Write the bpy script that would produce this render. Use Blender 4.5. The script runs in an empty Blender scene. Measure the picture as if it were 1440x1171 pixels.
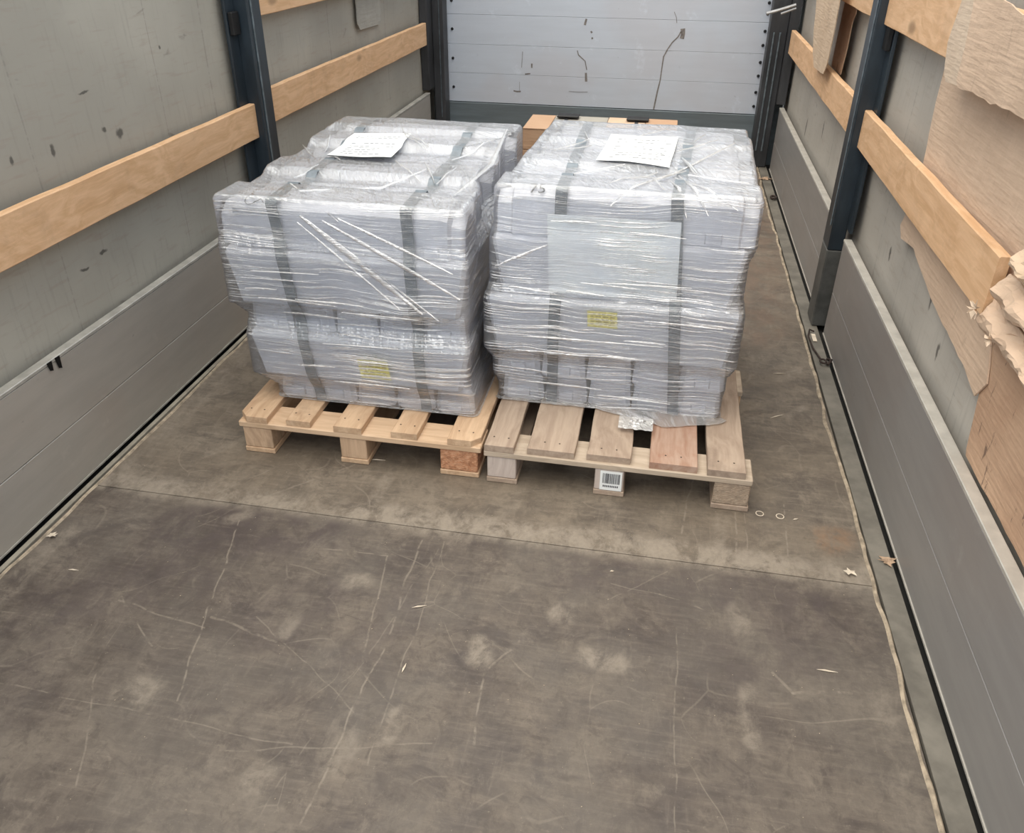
import bpy, bmesh, math, random
from mathutils import Vector, Matrix, noise
random.seed(7)
S = bpy.context.scene
COL = S.collection
# ------------------------------------------------------------------ camera
F, YAW, PITCH, ROLL = 1132.7451, 0.1805, 0.5294, 0.0077
cp = bpy.data.cameras.new('camera'); cam = bpy.data.objects.new('camera', cp); COL.objects.link(cam)
f = Vector((-math.sin(YAW)*math.cos(PITCH), math.cos(YAW)*math.cos(PITCH), -math.sin(PITCH)))
r0 = Vector((math.cos(YAW), math.sin(YAW), 0)); u0 = r0.cross(f)
rr = r0*math.cos(ROLL)+u0*math.sin(ROLL); uu = -r0*math.sin(ROLL)+u0*math.cos(ROLL)
M3 = Matrix((rr, uu, -f)).transposed()
cam.matrix_world = Matrix.Translation((0.4726, 0, 1.5835)) @ M3.to_4x4()
cp.sensor_fit = 'HORIZONTAL'; cp.sensor_width = 36; cp.lens = F/1440*36
cp.shift_y = (540-585.5)/1440; cp.clip_start = 0.02
S.camera = cam
# ------------------------------------------------------------------ world, sun, exposure
w = bpy.data.worlds.new('overcast'); S.world = w; w.use_nodes = True
bg = w.node_tree.nodes['Background']; bg.inputs[0].default_value = (0.84, 0.92, 1.0, 1); bg.inputs[1].default_value = 1.48
sl = bpy.data.lights.new('veiled_sun', 'SUN'); sl.energy = 4.1; sl.angle = math.radians(75); sl.color = (1.0, 0.90, 0.74)
sun = bpy.data.objects.new('veiled_sun', sl); COL.objects.link(sun); sun.rotation_euler = (math.radians(12), math.radians(-10), 0)
S.view_settings.view_transform = 'Standard'; S.view_settings.look = 'None'
S.view_settings.gamma = 1; S.view_settings.use_curve_mapping = False
S.view_settings.exposure = 0.0

# ------------------------------------------------------------------ node helpers
class NT:
    def __init__(s, name):
        s.m = bpy.data.materials.new(name); s.m.use_nodes = True
        s.t = s.m.node_tree; s.t.nodes.clear(); s.out = s.t.nodes.new('ShaderNodeOutputMaterial')
    def put(s, sock, v):
        if isinstance(v, bpy.types.NodeSocket): s.t.links.new(v, sock)
        elif v is not None:
            if isinstance(v, (tuple, list)) and len(v) == 3 and sock.type == 'RGBA': v = (*v, 1)
            sock.default_value = v
    def n(s, typ, ins=None, **at):
        d = s.t.nodes.new('ShaderNode'+typ)
        for k, v in at.items(): setattr(d, k, v)
        for k, v in (ins or {}).items(): s.put(d.inputs[k], v)
        return d
    def m_(s, op, a, b=None, c=None, clamp=False):
        d = s.n('Math', {0: a}, operation=op, use_clamp=clamp)
        if b is not None: s.put(d.inputs[1], b)
        if c is not None: s.put(d.inputs[2], c)
        return d.outputs[0]
    def v_(s, op, a, b=None, scale=None, out=0):
        d = s.n('VectorMath', {0: a}, operation=op)
        if b is not None: s.put(d.inputs[1], b)
        if scale is not None: s.put(d.inputs['Scale'], scale)
        return d.outputs[out]
    def obj(s): return s.n('TexCoord').outputs['Object']
    def pos(s): return s.n('NewGeometry').outputs['Position']
    def nrm(s): return s.n('NewGeometry').outputs['Normal']
    def noise(s, co, scale=5, detail=4, rough=.5, dist=0, vec=None, w=None):
        if vec: co = s.v_('MULTIPLY', co, vec)
        d = s.n('TexNoise', {'Vector': co, 'Scale': scale, 'Detail': detail, 'Roughness': rough, 'Distortion': dist})
        return d.outputs[0]
    def ramp(s, fac, a, b, lo=0., hi=1.):
        d = s.n('MapRange', {0: fac, 1: a, 2: b, 3: lo, 4: hi}); d.interpolation_type = 'SMOOTHSTEP'; return d.outputs[0]
    def mix(s, fac, a, b, bt='MIX'):
        d = s.n('Mix', data_type='RGBA', blend_type=bt)
        s.put(d.inputs[0], fac); s.put(d.inputs[6], a); s.put(d.inputs[7], b); return d.outputs[2]
    def bsdf(s, col, rough=.6, metal=0., bump=None, bs=.3, bd=.01, **kw):
        d = s.n('BsdfPrincipled', {'Base Color': col, 'Roughness': rough, 'Metallic': metal})
        for k, v in kw.items(): s.put(d.inputs[k.replace('_', ' ')], v)
        if bump is not None:
            s.put(d.inputs['Normal'], s.n('Bump', {'Height': bump, 'Strength': bs, 'Distance': bd}).outputs[0])
        return d.outputs[0]
    def done(s, sh): s.put(s.out.inputs[0], sh); return s.m
def simple(name, col, rough=.6, metal=0., var=.12, sc=20, bs=.2, vec=None):
    t = NT(name); n = t.noise(t.obj(), sc, 6, .6, vec=vec)
    c = t.mix(t.ramp(n, .3, .7), tuple(x*(1-var) for x in col), tuple(min(1, x*(1+var)) for x in col))
    return t.done(t.bsdf(c, rough, metal, n, bs, .003))

# ------------------------------------------------------------------ materials
def wood(name, base, dark, axis=1, knots=True, grime=.3, grey=None):
    t = NT(name); co = t.obj(); info = t.n('ObjectInfo').outputs['Random']
    off = t.n('CombineXYZ', {0: t.m_('MULTIPLY', info, 17.), 1: t.m_('MULTIPLY', info, 31.), 2: t.m_('MULTIPLY', info, 7.)}).outputs[0]
    co = t.v_('ADD', co, off)
    v = [14, 14, 14]; v[axis] = 1.0
    wob = t.noise(co, 2.2, 2)
    g = t.noise(t.v_('ADD', t.v_('MULTIPLY', co, tuple(v)), t.v_('SCALE', t.n('CombineXYZ', {0: wob, 1: wob, 2: wob}).outputs[0], scale=2.5)), 2.6, 6, .6, .4)
    fine = t.noise(co, 9, 5, .7, vec=tuple(v))
    c = t.mix(t.ramp(g, .3, .72), dark, base)
    c = t.mix(t.m_('MULTIPLY', t.ramp(fine, .45, .75), .35), c, tuple(min(1, x*1.22) for x in base))
    if knots:
        vv = [6, 6, 6]; vv[axis] = 2.6
        d = t.n('TexVoronoi', {'Vector': t.v_('MULTIPLY', co, tuple(vv)), 'Scale': 1.0, 'Randomness': 1.0}).outputs['Distance']
        kn = t.m_('SUBTRACT', 1., t.ramp(d, .06, .17))
        c = t.mix(t.m_('MULTIPLY', kn, .7), c, tuple(x*.42 for x in dark))
    if grime:
        gn = t.noise(co, 6, 8, .7)
        c = t.mix(t.m_('MULTIPLY', t.ramp(gn, .5, .75), grime), c, grey or (.10, .075, .055))
    return t.done(t.bsdf(c, .72, 0, g, .25, .002))
M_slat = wood('pine_slat', (.74, .48, .285), (.60, .36, .19), 1, True, .25, (.25, .15, .09))
M_palL = wood('fresh_pallet_wood', (.62, .44, .29), (.46, .30, .185), 1, True, .4, (.24, .16, .11))
M_palR = wood('weathered_pallet_wood', (.43, .335, .26), (.31, .23, .175), 1, True, .4, (.14, .105, .085))
M_palRx = wood('weathered_cross_board', (.52, .43, .34), (.38, .30, .225), 0, False, .35, (.2, .15, .12))
M_palLx = wood('fresh_cross_board', (.64, .46, .31), (.50, .34, .215), 0, False, .3, (.3, .2, .14))
M_blkL = wood('pallet_block_wood', (.60, .42, .28), (.42, .28, .18), 2, False, .3)
M_blkP = wood('pale_block_wood', (.58, .50, .45), (.45, .37, .33), 2, False, .3)
def chip(name, a, b):
    t = NT(name); v = t.n('TexVoronoi', {'Vector': t.v_('MULTIPLY', t.obj(), (120, 120, 210)), 'Scale': 1.})
    n = t.noise(t.obj(), 60, 5, .7)
    c = t.mix(v.outputs['Color'], a, b); c = t.mix(t.ramp(n, .35, .7), c, tuple(x*.6 for x in a))
    return t.done(t.bsdf(c, .85, 0, v.outputs['Distance'], .5, .003))
M_chipO = chip('orange_chip_block', (.50, .22, .11), (.62, .36, .22))
M_chipG = chip('grey_chip_block', (.46, .36, .27), (.34, .25, .18))

def mat_floor(name, near):
    t = NT(name); p = t.pos()
    big = t.noise(p, 2.2, 5, .6); mid = t.noise(p, 7, 7, .65, .5); fine = t.noise(p, 60, 5, .7)
    grainx = t.noise(p, 3, 6, .7, vec=(2, 26, 1)); grainy = t.noise(p, 3, 6, .7, vec=(22, 2, 1))
    if near: a, b, d = (.078, .062, .051), (.156, .129, .104), (.044, .033, .031)
    else: a, b, d = (.114, .093, .073), (.205, .170, .132), (.062, .049, .041)
    c = t.mix(t.ramp(mid, .3, .72), a, b)
    c = t.mix(t.m_('MULTIPLY', t.ramp(big, .48, .66), .6), c, d)
    c = t.mix(t.m_('MULTIPLY', t.ramp(grainx, .45, .7), .30), c, tuple(x*1.45 for x in b))
    c = t.mix(t.m_('MULTIPLY', t.ramp(grainy, .52, .72), .22), c, tuple(x*1.5 for x in b))
    dust = (.27, .23, .185)
    # uneven wear: fine mottling, darker rubbed areas, irregular dusty blotches
    mot = t.noise(p, 26, 8, .75, .6); rub = t.noise(p, 5.5, 8, .72, .8, vec=(1, 1.5, 1)); bl = t.noise(p, 9, 8, .75, .4, vec=(1.4, 1, 1))
    c = t.mix(t.m_('MULTIPLY', t.ramp(mot, .36, .52, 1., 0.), .45), c, tuple(x*.62 for x in a))
    c = t.mix(t.m_('MULTIPLY', t.ramp(rub, .50, .64), .55), c, tuple(x*.95 for x in d))
    c = t.mix(t.m_('MULTIPLY', t.ramp(bl, .54, .70), .55), c, tuple(x*1.25 for x in b))
    c = t.mix(t.m_('MULTIPLY', t.ramp(t.noise(p, 3.2, 3), .42, .62), .30), c, (.150, .132, .112) if near else (.16, .125, .09))
    # scuffed dusty specks
    sp = t.ramp(t.noise(p, 75, 5, .8), .60, .70)
    c = t.mix(t.m_('MULTIPLY', sp, .45), c, dust)
    # curved hair scratches
    for sc, sd, st in ((1.7, 3., .35), (3.1, 9., .25)):
        q = t.v_('ADD', t.v_('ADD', p, (sd, sd*2, 0)), t.v_('SCALE', t.n('TexNoise', {'Vector': p, 'Scale': 1.8, 'Detail': 2.}).outputs['Color'], scale=.6))
        e = t.n('TexVoronoi', {'Vector': q, 'Scale': sc}, feature='DISTANCE_TO_EDGE').outputs['Distance']
        ln = t.m_('SUBTRACT', 1., t.ramp(e, .0006*sc, .003*sc))
        brk = t.ramp(t.noise(p, 2.6+sc, 3), .5, .62)
        c = t.mix(t.m_('MULTIPLY', t.m_('MULTIPLY', ln, brk), st), c, dust)
    wp = t.v_('ADD', p, t.v_('SCALE', t.v_('SUBTRACT', t.n('TexNoise', {'Vector': p, 'Scale': 6., 'Detail': 3.}).outputs['Color'], (.5, .5, .5)), scale=.035))
    wp = t.v_('MULTIPLY', wp, (1, 1, 0))
    brk = t.ramp(t.noise(p, 22, 4, .6), .40, .55)
    def seg(A, B, wd, st, col=dust, soft=None):
        nonlocal c
        A = Vector((*A, 0)); B = Vector((*B, 0)); D = B-A
        pa = t.v_('SUBTRACT', wp, tuple(A))
        h = t.m_('DIVIDE', t.v_('DOT_PRODUCT', pa, tuple(D), out=1), D.length_squared, clamp=True)
        dd = t.v_('LENGTH', t.v_('SUBTRACT', pa, t.v_('SCALE', tuple(D), scale=h)), out=1)
        wd = wd*(.42 if wd < .02 else 1.15)
        k = t.m_('SUBTRACT', 1., t.ramp(dd, wd*.3, wd))
        if wd < .019: k = t.m_('MULTIPLY', k, brk)
        else: k = t.m_('MULTIPLY', k, t.ramp(bl, .38, .62))
        c = t.mix(t.m_('MULTIPLY', k, st*(.68 if wd < .019 else 1)), c, col)
    if near:
        dk = (.060, .045, .044)
        for A, B, wd, st in [((-.80, 1.64), (-.45, 1.72), .16, .8), ((-.95, 1.35), (-.72, 1.45), .16, .6), ((-.38, 1.33), (-.30, 1.42), .13, .45),
                             ((.30, 1.68), (.95, 1.69), .10, .55), ((.8, 1.45), (1.02, 1.6), .14, .5), ((-.1, 1.45), (-.14, 1.3), .1, .35), ((-1.0, 1.2), (-.85, 1.0), .1, .4)]:
            seg(A, B, wd, st, dk)
        for A, B, wd, st in [((-.84, 1.36), (-.66, 1.22), .008, .7), ((-.67, 1.70), (-.51, 1.08), .008, .8), ((-.40, 1.63), (-.18, 1.64), .007, .7),
                             ((-.18, 1.64), (-.13, 1.27), .008, .7), ((-.11, 1.77), (-.09, 1.35), .009, .75), ((-.09, 1.35), (-.11, .80), .008, .8),
                             ((-.04, 1.74), (-.02, 1.01), .007, .6), ((.17, 1.30), (.19, 1.10), .009, .8), ((.24, 1.41), (.18, 1.31), .009, .7),
                             ((-.74, 1.12), (-.60, .84), .007, .6), ((.58, 1.64), (.72, 1.60), .008, .7), ((.90, 1.37), (1.04, 1.40), .013, .8), ((.86, 1.42), (.90, 1.37), .013, .6),
                             ((.63, 1.52), (.63, .9), .006, .6), ((-.83, 1.34), (-.56, 1.30), .009, .6), ((-.56, 1.34), (-.36, 1.29), .012, .6),
                             ((-.45, 1.36), (-.09, 1.13), .006, .5), ((.45, 1.65), (.58, 1.64), .007, .5), ((-1.0, 1.05), (-.2, 1.02), .006, .5),
                             ((-.35, .98), (.1, 1.08), .007, .5), ((.4, 1.55), (.62, 1.75), .006, .45), ((-.2, .85), (-.05, 1.7), .006, .4)]:
            seg(A, B, wd, st)
        for A, B, wd, st in [((.147, 1.368), (.15, 1.34), .045, .8), ((.33, 1.52), (.34, 1.52), .05, .7), ((.42, 1.39), (.48, 1.38), .045, .7), ((.80, 1.36), (.80, 1.22), .03, .6),
                             ((.79, 1.62), (.80, 1.54), .04, .6), ((-.25, 1.52), (-.22, 1.53), .04, .7), ((-.62, 1.08), (-.60, 1.08), .06, .7), ((-.24, .93), (-.23, .93), .05, .6),
                             ((-.36, 1.42), (-.35, 1.32), .03, .5), ((0.0, 1.14), (.0, 1.08), .03, .6), ((-.7, 1.70), (-.66, 1.73), .03, .6), ((-.1, 1.0), (-.08, 1.05), .04, .5),
                             ((-1.15, 1.55), (-1.15, .8), .05, .55), ((1.10, 1.4), (1.14, .8), .03, .35)]:
            seg(A, B, wd, st)
    else:
        for A, B, wd, st in [((.63, 1.87), (.68, 2.2), .010, .7), ((.79, 1.80), (.80, 2.03), .010, .7), ((.82, 1.80), (.83, 2.03), .007, .6), ((.94, 1.80), (.95, 2.1), .008, .7),
                             ((-.66, 1.80), (-.42, 2.05), .014, .6), ((-.30, 1.85), (-.30, 2.0), .03, .6), ((-.80, 1.82), (-.60, 2.08), .009, .6), ((.10, 1.82), (.14, 2.0), .03, .3),
                             ((-.3, 1.82), (.9, 1.82), .055, .9), ((.73, 1.83), (.76, 2.0), .03, .5), ((-1.0, 1.9), (-.86, 2.1), .02, .4), ((1.02, 2.9), (1.10, 3.0), .03, .5),
                             ((1.0, 2.6), (1.08, 2.7), .02, .5), ((-1.15, 1.8), (-1.15, 3.2), .05, .4)]:
            seg(A, B, wd, st)
        seg((1.06, 1.95), (1.09, 1.97), .07, .7, (.22, .13, .075))
        seg((.95, 3.3), (1.1, 5.8), .18, .5, (.16, .10, .07))
    # dust gathered along the joint between the two sheets
    y = t.n('SeparateXYZ', {0: wp}).outputs[1]
    db = t.m_('SUBTRACT', 1., t.ramp(t.m_('ABSOLUTE', t.m_('SUBTRACT', y, 1.80)), .01, .085 if not near else .07))
    c = t.mix(t.m_('MULTIPLY', t.m_('MULTIPLY', db, t.ramp(bl, .36, .60)), .95), c, dust)
    c = t.mix(t.m_('MULTIPLY', t.ramp(fine, .3, .7), .25), c, tuple(x*.7 for x in a))
    return t.done(t.bsdf(c, t.ramp(mid, .3, .7, .5, .75), 0, fine, .25, .002))
M_floorN = mat_floor('worn_floor_near', True); M_floorF = mat_floor('worn_floor_far', False)

def mat_tarp(name, tint=(.385, .362, .312), right=False):
    t = NT(name); p = t.pos()
    big = t.noise(p, 1.6, 4, .5); mid = t.noise(p, 8, 6, .6); hz = t.noise(p, 4, 5, .6, vec=(1, 2, 14)); vt = t.noise(p, 4, 5, .6, vec=(1, 14, 1.5))
    c = t.mix(t.ramp(big, .3, .7), tuple(x*.88 for x in tint), tuple(x*1.1 for x in tint))
    c = t.mix(t.m_('MULTIPLY', t.ramp(hz, .52, .72), .35), c, (.30, .24, .195))
    c = t.mix(t.m_('MULTIPLY', t.ramp(vt, .52, .72), .35), c, tuple(x*.70 for x in tint))
    c = t.mix(t.m_('MULTIPLY', t.ramp(t.noise(p, 5, 3, .5, 1., vec=(1, 1, 2.2)), .70, .76), .55), c, (.13, .12, .10))
    z = t.n('SeparateXYZ', {0: p})
    yy = z.outputs[1]; zz = z.outputs[2]
    for y0, ww, st in ((2.02, .004, .25), (2.70, .003, .35), (3.05, .006, .3), (4.3, .006, .4), (5.2, .006, .3)):
        k = t.m_('SUBTRACT', 1., t.ramp(t.m_('ABSOLUTE', t.m_('SUBTRACT', yy, y0)), ww*.4, ww))
        c = t.mix(t.m_('MULTIPLY', t.m_('MULTIPLY', k, t.ramp(hz, .35, .55)), st), c, (.13, .12, .11))
    pw = t.v_('ADD', p, t.v_('SCALE', t.v_('SUBTRACT', t.n('TexNoise', {'Vector': p, 'Scale': 30., 'Detail': 4.}).outputs['Color'], (.5, .5, .5)), scale=.03))
    spots = [((2.42, .95), .022, .018), ((2.35, .975), .012, .012), ((1.94, .985), .010, .012), ((2.1, .97), .010, .018), ((2.30, 1.10), .03, .006), ((2.75, 1.17), .008, .01),
             ((2.2, .62), .02, .008), ((2.1, .6), .02, .006)] if not right else [((2.2, .52), .012, .03), ((2.35, .62), .01, .05), ((2.9, .55), .01, .03), ((4.6, .6), .012, .05), ((5.1, .5), .02, .06)]
    for (a, b), wy, wz in spots:
        q = t.v_('MULTIPLY', t.v_('SUBTRACT', pw, (0, a, b)), (0, 1/wy, 1/wz))
        k = t.m_('SUBTRACT', 1., t.ramp(t.v_('LENGTH', q, out=1), .5, 1.1))
        c = t.mix(t.m_('MULTIPLY', k, .8), c, (.05, .045, .04))
    return t.done(t.bsdf(c, .6, 0, t.m_('ADD', t.m_('MULTIPLY', big, .8), t.m_('MULTIPLY', mid, .2)), .35, .02))
M_tarpL = mat_tarp('tarpaulin_left'); M_tarpR = mat_tarp('tarpaulin_right', (.43, .40, .355), True)
def mat_alu(name, col, rough=.45, streak=.3, metal=.35):
    t = NT(name); p = t.pos()
    n = t.noise(p, 3, 6, .6, vec=(1, 1.2, 9)); m = t.noise(p, 6, 6, .65); v = t.noise(p, 2.0, 3, .5)
    c = t.mix(t.ramp(n, .3, .7), tuple(x*(1-streak*.5) for x in col), tuple(x*(1+streak*.5) for x in col))
    c = t.mix(t.m_('MULTIPLY', t.ramp(v, .45, .65), .35), c, tuple(a*b for a, b in zip(col, (.95, .85, .80))))
    c = t.mix(t.m_('MULTIPLY', t.ramp(m, .60, .72), .35), c, tuple(x*1.35 for x in col))
    s = t.ramp(t.noise(p, 26, 4, .6, .6), .70, .76)
    c = t.mix(t.m_('MULTIPLY', s, .5), c, tuple(x*.45 for x in col))
    return t.done(t.bsdf(c, rough, metal, m, .12, .004))
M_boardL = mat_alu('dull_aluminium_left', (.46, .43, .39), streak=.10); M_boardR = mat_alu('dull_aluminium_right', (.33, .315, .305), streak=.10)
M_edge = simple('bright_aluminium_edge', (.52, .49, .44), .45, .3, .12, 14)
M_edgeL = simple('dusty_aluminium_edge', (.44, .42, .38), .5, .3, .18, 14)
M_rail = simple('painted_floor_rail', (.175, .160, .135), .6, .2, .25, 9)
M_railL = simple('dusty_floor_rail', (.26, .235, .19), .8, 0, .25, 12)
M_ridge = simple('dusty_sealant', (.33, .27, .20), .9, 0, .35, 30)
M_front = mat_alu('white_aluminium', (.58, .63, .71), .4, .05, .08)
M_kick = mat_alu('kick_plate_blue_grey', (.155, .19, .21), .5, .3, .2)
M_post = simple('dark_blue_paint', (.022, .032, .042), .42, .1, .35, 10, .1, (1, 1, .3))
M_postG = simple('dusty_dark_paint', (.085, .085, .08), .6, .1, .3, 10)
M_postF = simple('dark_corner_paint', (.045, .046, .05), .5, .1, .4, 7, .1, (1, 1, .3))
M_wear = simple('worn_paint_edge', (.14, .17, .19), .45, .3, .3, 30)
M_black = simple('black_metal', (.012, .012, .013), .5, .2, .3)
M_dark = simple('gap_shade_dark', (.015, .014, .013), .9)
M_rod = simple('light_metal_rod', (.42, .42, .42), .4, .6)
M_hook = simple('rusty_dark_iron', (.045, .03, .025), .8, .3, .4, 60)
def mat_card(name, a, b, stain=.3):
    t = NT(name); p = t.pos(); n = t.noise(p, 4, 5, .6); fl = t.noise(p, 10, 3, .5, vec=(1, 1, 9))
    c = t.mix(t.ramp(n, .3, .7), a, b)
    c = t.mix(t.m_('MULTIPLY', t.ramp(fl, .5, .7), .15), c, tuple(x*1.25 for x in b))
    s = t.noise(p, 9, 5, .65, .2, vec=(1, 5, 1.2)); c = t.mix(t.m_('MULTIPLY', t.ramp(s, .62, .68), stain), c, (.10, .06, .045))
    return t.done(t.bsdf(c, .85, 0, t.m_('ADD', t.m_('MULTIPLY', n, .7), t.m_('MULTIPLY', fl, .3)), .6, .015))
M_card = mat_card('tan_cardboard', (.58, .43, .3), (.67, .51, .365), .12)
M_cardM = mat_card('pink_tan_cardboard', (.56, .405, .29), (.64, .47, .34), .15)
M_cardD = mat_card('brown_cardboard', (.45, .28, .18), (.54, .355, .235), .75)
M_cardP = mat_card('pale_torn_cardboard', (.55, .42, .31), (.62, .49, .37), .2)
M_cardG = mat_card('grey_card', (.33, .315, .28), (.38, .36, .32), .1)
M_cardB = mat_card('orange_cardboard', (.46, .29, .185), (.51, .335, .22), .05)
def mat_ingot():
    t = NT('cast_metal_ingot'); co = t.obj(); r = t.n('ObjectInfo').outputs['Random']
    co = t.v_('ADD', co, t.n('CombineXYZ', {0: t.m_('MULTIPLY', r, 40.), 1: t.m_('MULTIPLY', r, 11.), 2: 0.}).outputs[0])
    n = t.noise(co, 6, 7, .65); b = t.noise(co, 40, 5, .6)
    c = t.mix(t.ramp(n, .3, .7), (.74, .76, .82), (.88, .90, .95))
    c = t.mix(t.m_('MULTIPLY', t.ramp(b, .6, .75), .3), c, (.45, .45, .48))
    c = t.mix(1., c, t.n('CombineColor', {0: t.m_('MULTIPLY_ADD', r, .16, .84), 1: t.m_('MULTIPLY_ADD', r, .16, .84), 2: t.m_('MULTIPLY_ADD', r, .15, .86)}).outputs[0], 'MULTIPLY')
    return t.done(t.bsdf(c, .45, .08, b, .25, .003))
M_ingot = mat_ingot()
def mat_film(name='stretch_film_plastic', base=.08, gain=.62, tight=1.0):
    t = NT(name); p = t.pos(); nz = t.m_('ABSOLUTE', t.n('SeparateXYZ', {0: t.n('NewGeometry').outputs['True Normal']}).outputs[2])
    top = t.ramp(nz, .45, .8)
    warp = t.v_('SCALE', t.n('TexNoise', {'Vector': p, 'Scale': 3., 'Detail': 2.}).outputs['Color'], scale=.06)
    q = t.v_('ADD', p, warp)
    s1 = t.noise(q, 1.0, 4, .6, vec=(2.5, 2.5, 140)); s2 = t.noise(q, 1.0, 4, .6, vec=(5, 5, 250))
    def rot(a, v):
        d = t.n('VectorRotate', {'Vector': q, 'Axis': (0, 0, 1), 'Angle': a}); d.rotation_type = 'AXIS_ANGLE'
        return t.noise(d.outputs[0], 1.0, 5, .65, vec=v)
    t1 = rot(.5, (11, 75, 8)); t2 = rot(-.35, (75, 14, 8)); t3 = rot(1.2, (10, 130, 8))
    pick = t.ramp(t.noise(p, 4.5, 2), .44, .56)
    ts = t.m_('ADD', t.m_('MULTIPLY', t1, pick), t.m_('MULTIPLY', t2, t.m_('SUBTRACT', 1., pick)))
    ts = t.m_('ADD', t.m_('MULTIPLY', ts, .65), t.m_('MULTIPLY', t3, .35))
    ss = t.m_('ADD', t.m_('MULTIPLY', s1, .6), t.m_('MULTIPLY', s2, .4))
    st = t.m_('ADD', t.m_('MULTIPLY', ss, t.m_('SUBTRACT', 1., top)), t.m_('MULTIPLY', ts, top))
    patch = t.ramp(t.noise(p, 4, 3, .6), .38, .62)
    k = t.m_('MULTIPLY', t.ramp(st, .505, .575), t.m_('MULTIPLY_ADD', patch, .85, .15))
    fac = t.m_('MULTIPLY_ADD', k, gain, base)  # highlight streaks and glare patches painted in as whiter film
    fac = t.m_('ADD', fac, t.m_('MULTIPLY', top, .24), clamp=True)  # upward faces whitened, brightness of the lit top put into the colour
    bmp = t.n('Bump', {'Height': st, 'Strength': .9, 'Distance': .012}).outputs[0]
    white = t.n('BsdfPrincipled', {'Base Color': (.95, .95, .94, 1), 'Roughness': .3, 'Normal': bmp}).outputs[0]
    tr = t.n('BsdfTranslucent', {'Color': (.85, .85, .85, 1)}).outputs[0]
    wt = t.n('MixShader', {0: .25, 1: white, 2: tr}).outputs[0]
    gl = t.n('BsdfGlossy', {'Color': (.95, .96, 1, 1), 'Roughness': .10, 'Normal': bmp}).outputs[0]
    tp = t.n('BsdfTransparent', {'Color': (.985, .985, .985, 1)}).outputs[0]
    a = t.n('MixShader', {0: fac, 1: tp, 2: wt}).outputs[0]
    fr = t.n('Fresnel', {'IOR': 1.6, 'Normal': bmp}).outputs[0]
    g = t.m_('ADD', t.m_('MULTIPLY', fr, .9), t.m_('MULTIPLY_ADD', k, .50, .05), clamp=True)
    return t.done(t.n('MixShader', {0: g, 1: a, 2: gl}).outputs[0])
M_film = mat_film(); M_fold = mat_film('bunched_film', .35, .6)
M_strap = simple('grey_blue_strap', (.17, .20, .23), .45, 0, .2, 40, .2, (1, 1, 1))
M_paper = simple('white_paper', (.82, .84, .84), .7, 0, .03, 8)
M_sheet = simple('bluish_white_sheet', (.93, .96, .99), .45, 0, .04, 8)
M_yellow = simple('yellow_sticker', (.95, .84, .22), .6, 0, .12, 60)
M_ink = simple('grey_ink', (.34, .35, .38), .8); M_inkY = simple('ochre_ink', (.52, .44, .10), .8)
M_inkK = simple('dark_ink', (.07, .07, .08), .8)
M_leaf = simple('dry_leaf_brown', (.36, .25, .17), .9, 0, .3, 60)
M_scrap = simple('light_scrap', (.60, .52, .42), .9, 0, .2, 60)

# ------------------------------------------------------------------ object helpers
def link(name, me, mat=None, parent=None):
    o = bpy.data.objects.new(name, me); COL.objects.link(o)
    if mat is not None and me is not None and not me.materials: me.materials.append(mat)
    if parent: o.parent = parent
    return o
def build(name, bm, mat, parent=None, smooth=False):
    bmesh.ops.recalc_face_normals(bm, faces=bm.faces)
    me = bpy.data.meshes.new(name); bm.to_mesh(me); bm.free()
    if smooth:
        for pl in me.polygons: pl.use_smooth = True
    return link(name, me, mat, parent)
def tag(o, label=None, cat=None, group=None, kind=None):
    if label: o['label'] = label
    if cat: o['category'] = cat
    if group: o['group'] = group
    if kind: o['kind'] = kind
    return o
def empty(name, loc=(0, 0, 0), label=None, cat=None, group=None):
    o = bpy.data.objects.new(name, None); COL.objects.link(o); o.location = loc; o.empty_display_size = .05
    return tag(o, label, cat, group)
def box(bm, x0, x1, y0, y1, z0, z1, bev=0.):
    vs = [bm.verts.new((x, y, z)) for x in (x0, x1) for y in (y0, y1) for z in (z0, z1)]
    fs = [bm.faces.new([vs[i] for i in q]) for q in ((0, 1, 3, 2), (4, 6, 7, 5), (0, 4, 5, 1), (2, 3, 7, 6), (0, 2, 6, 4), (1, 5, 7, 3))]
    if bev:
        es = {e for fc in fs for e in fc.edges}
        bmesh.ops.bevel(bm, geom=list(es), offset=bev, segments=1, affect='EDGES')
    return vs
def bx(name, mat, x0, x1, y0, y1, z0, z1, parent=None, bev=0.):
    bm = bmesh.new(); box(bm, x0, x1, y0, y1, z0, z1, bev); return build(name, bm, mat, parent)
def thick(bm, d):
    """give an open sheet a real thickness by copying it along a vector and closing the rim"""
    d = Vector(d); rim = [e for e in bm.edges if len(e.link_faces) == 1]; fs = bm.faces[:]; mp = {v: bm.verts.new(v.co+d) for v in bm.verts[:]}
    for fc in fs: bm.faces.new([mp[v] for v in reversed(fc.verts)])
    for e in rim: bm.faces.new((e.verts[0], e.verts[1], mp[e.verts[1]], mp[e.verts[0]]))
def tube(bm, pts, r, n=8):
    pts = [Vector(p) for p in pts]; rings = []
    for i, p in enumerate(pts):
        d = (pts[min(i+1, len(pts)-1)]-pts[max(i-1, 0)]).normalized()
        a = d.cross(Vector((0, 0, 1)));
        if a.length < .1: a = d.cross(Vector((1, 0, 0)))
        a.normalize(); b = d.cross(a)
        rings.append([bm.verts.new(p+(a*math.cos(k*6.2832/n)+b*math.sin(k*6.2832/n))*r) for k in range(n)])
    for A, B in zip(rings, rings[1:]):
        for k in range(n): bm.faces.new((A[k], A[(k+1) % n], B[(k+1) % n], B[k]))
    bm.faces.new(rings[0]); bm.faces.new(rings[-1][::-1])
def fN(x, y=0., z=0.): return noise.noise(Vector((x, y, z)))

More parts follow.
